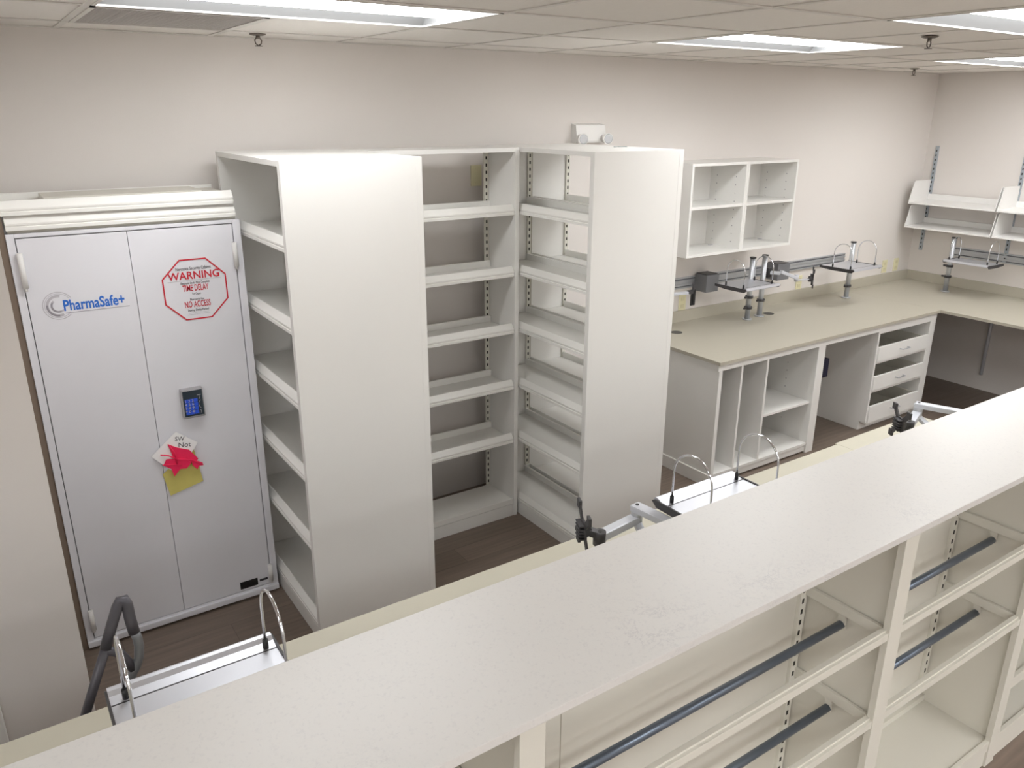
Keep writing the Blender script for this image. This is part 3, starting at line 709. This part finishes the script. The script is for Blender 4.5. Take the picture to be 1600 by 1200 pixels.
# ------------------------------------------------------------------ hanging shelves on the right wall
def wstd(y, z0, z1, label):
    t = standard_mesh(z0, z1, .026, .016).build('wall_standard', [GALV, SLOT]); t.location = (XR, y, 0); t.rotation_euler = (0, 0, -PI/2)
    tag(t, label, 'shelf standard', 'slotted steel standards on the right wall')
wstd(-.098, 1.13, 2.035, 'slotted steel wall standard nearest the back corner')
wstd(-.828, 1.13, 2.035, 'slotted steel wall standard at the right edge of the picture')
wstd(-1.56, 1.13, 2.035, 'slotted steel wall standard beyond the right edge of the picture')
def hang_shelf(y0, y1, z, label):
    t = thing('wall_shelf', label, 'shelf', (XR-.018, y0, z), -PI/2, 'white metal shelves hung on the right wall')
    L = y0-y1   # local x runs along the wall towards the camera, local -y into the room
    m = MB(); m.extr([(0, .055), (-.002, .058), (-.006, .055), (-.006, .012), (-.28, .0), (-.296, .0), (-.296, -.012), (-.29, -.012), (-.285, -.006), (-.006, .004), (0, .004)], 0, L, lambda a, d_, zz_: (a, d_, zz_)); m.build('shelf_board', WHITEP, t)
    for xx in (-.004, L-.002):
        m = MB(); m.extr([(0, -.006), (0, .175), (-.012, .178), (-.235, .178), (-.25, .172), (-.298, .004), (-.298, -.014), (-.26, -.014)], xx, xx+.004, lambda a, d_, zz_: (a, d_, zz_)); m.build('end_bracket', WHITEP, t)
for (zz_, wd) in ((1.572, 'upper'), (1.368, 'lower')):
    hang_shelf(-.092, -.815, zz_, wd+' white metal shelf with angled end bracket beside the back corner')
    hang_shelf(-.835, -1.555, zz_, wd+' white metal shelf cut by the right edge of the picture')

# ------------------------------------------------------------------ near partition unit: tops, posts, hanging frames
XU0, XU1 = -2.45, 3.9
o = MB().box(XU0, XU1, UY0, UY1, UZ-.02, UZ, .002).build('countertop', QUARTZ)
tag(o, 'long pale quartz countertop running across the foreground', 'countertop')
P = [(-2.45, -2.39), (-1.232, -1.172), (-.022, .036), (1.214, 1.277), (2.088, 2.150), (2.99, 3.05), (3.84, 3.9)]
yf, ybk = UY0+.012, -2.765
un = thing('open_shelf_unit', 'cream open bay unit with hanging rods below the near quartz countertop', 'shelving unit')
for a, b_ in P:
    MB().box(a, b_, yf, yf+.02, 0, UZ-.0205, .001).build('post', LAM2, un)
    MB().box((a+b_)/2-.01, (a+b_)/2+.01, yf+.02, ybk, 0, UZ-.0205, .001).build('divider_panel', LAM2, un)
MB().box(XU0, XU1, ybk, ybk+.012, .0, UZ-.0205, .001).build('back_panel', LAM2, un)
MB().box(XU0, XU1, UY1-.022, UY1-.004, .0, UZ-.0205, .001).build('rear_panel', LAM2, un)
def frame(x0, x1, z):
    fr = MB()
    fr.box(x0, x1, yf+.002, yf+.014, z-.030, z-.006, .001).box(x0, x1, yf+.010, yf+.024, z-.010, z, .001)
    for xx in (x0+.002, x1-.014): fr.box(xx, xx+.012, yf+.02, ybk-.004, z-.035, z-.003, .001)
    fr = fr.build('hanging_frame', LAM2, un)
    MB().cyl((x0+.01, -2.90, z-.068), (x1-.008, -2.90, z-.068), .0125, 20).build('hanging_rod', RODM, fr)
    for xx in (x0+.002, x1-.014): MB().box(xx+.002, xx+.010, -2.912, -2.888, z-.08, z-.03, .001).build('rod_hanger', LAM2, fr)
def deck(x0, x1, z, front=True):
    m = MB().box(x0, x1, yf+.02, ybk-.002, z-.02, z, .001).box(x0, x1, ybk-.02, ybk-.004, z, z+.025, .001)
    if front: m.box(x0, x1, yf+.004, yf+.019, z-.04, z+.006, .001)
    m.build('shelf', LAM2, un)
for i in range(len(P)-1):
    x0, x1 = (P[i][0]+P[i][1])/2+.0105, (P[i+1][0]+P[i+1][1])/2-.0105
    if i < 4: frame(x0, x1, .955); frame(x0, x1, .655)
    else:
        for z in (.90, .62, .36): deck(x0, x1, z)
    deck(x0, x1, .11); MB().box(x0, x1, yf+.008, yf+.02, 0, .07, .001).build('kick_board', LAM2, un)
    for xx in (x0+.022, x1-.022):
        o = standard_mesh(.15, UZ-.03, .03).build('shelf_standard', [STAND, SLOT], un); o.location = (xx, ybk, 0)
MB().box(.296, .298, ybk-.0006, ybk, .15, UZ-.03).build('panel_joint', MATS['joint_shadow'], un)
# lower worktop behind
o = MB().box(XU0, 2.449, LY, UY1-.002, LZ-.022, LZ, .002).build('worktop', CREAM); tag(o, 'long cream worktop strip behind the foreground countertop', 'worktop')
o = MB().box(2.450, 3.112, LY+.012, UY1-.002, LZ-.022, LZ, .002).build('worktop', CREAM); tag(o, 'short cream worktop piece jogging out at the right end behind the countertop', 'worktop')
for i, (a, b_) in enumerate(((-2.4, -1.75), (.35, 1.15), (2.46, 3.09))):
    lab = ('white base cabinet under the near worktop at its left end', 'white base cabinet under the near worktop at its middle', 'white base cabinet under the near worktop at its right end')[i]
    c = thing('base_cabinet', lab, 'cabinet', group='white base cabinets under the near worktop')
    MB().box(a, b_, LY-.06, UY1+.002, .08, LZ-.0225, .001).box(a+.01, b_-.01, LY-.11, UY1+.002, 0, .08).build('carcass', LAM, c)
    for k_ in range(2):
        m_ = (a+b_)/2; xa, xb = (a+.003, m_-.002) if k_ == 0 else (m_+.002, b_-.003)
        d_ = MB().box(xa, xb, LY-.06, LY-.042, .09, LZ-.03, .001).build('door', LAM, c)
        hx = xb-.04 if k_ == 0 else xa+.04
        MB().tube([(hx, LY-.042, .70), (hx, LY-.02, .70), (hx, LY-.02, .6), (hx, LY-.042, .6)], .004, 8).build('handle', ALU, d_)

# ------------------------------------------------------------------ hand truck standing in the aisle at the left
hy = -1.93
ht = thing('hand_truck', 'grey tubular hand truck with looped handle standing before the left wall', 'hand truck', (-.85, hy, 0))
def hl(p): return (p[0]+.85, p[1]-hy, p[2])
MB().tube([hl(p) for p in ((-.98, hy, .06), (-.80, hy, .44), (-.65, hy, .80), (-.585, hy, .955))], .0125, 14).build('frame_tube', TUBEG, ht)
MB().tube([hl(p) for p in ((-.585, hy, .955), (-.56, hy, 1.02), (-.540, hy, 1.068), (-.531, hy, 1.082), (-.522, hy, 1.082), (-.517, hy, 1.066), (-.516, hy, 1.02), (-.512, hy, .975))], .0145, 14).build('grip', TUBEG, ht)
MB().tube([hl(p) for p in ((-.512, hy, .98), (-.507, hy, .955), (-.506, hy, .93), (-.511, hy, .895), (-.522, hy, .868), (-.535, hy, .85), (-.55, hy, .80), (-.60, hy, .68), (-.75, hy, .36), (-.86, hy, .12))], .0125, 14).build('frame_tube', mat('worn_steel_tube', srgb(136, 138, 142), .35, .5), ht)
MB().tube([hl(p) for p in ((-.588, hy, .95), (-.57, hy, .938), (-.552, hy, .922), (-.54, hy, .895), (-.53, hy, .865))], .012, 12).build('cross_brace', TUBEG, ht)
MB().bar(hl((-.90, hy-.0, .30)), hl((-.77, hy, .30)), .02, .02).bar(hl((-.98, hy, .08)), hl((-.86, hy, .12)), .03, .03).build('axle_bracket', TUBEG, ht)
for sg in (-1, 1): MB().cyl(hl((-.94, hy+sg*.10, .09)), hl((-.94, hy+sg*.14, .09)), .09, 28).build('wheel', BLACK, ht)
MB().cyl(hl((-.94, hy-.1, .09)), hl((-.94, hy+.1, .09)), .01, 12).build('axle', ALU, ht)
MB().box(*(lambda a, c: (a[0], c[0]))(hl((-.86, 0, 0)), hl((-.70, 0, 0))), -.15, .15, .0, .006).build('toe_plate', TUBEG, ht)
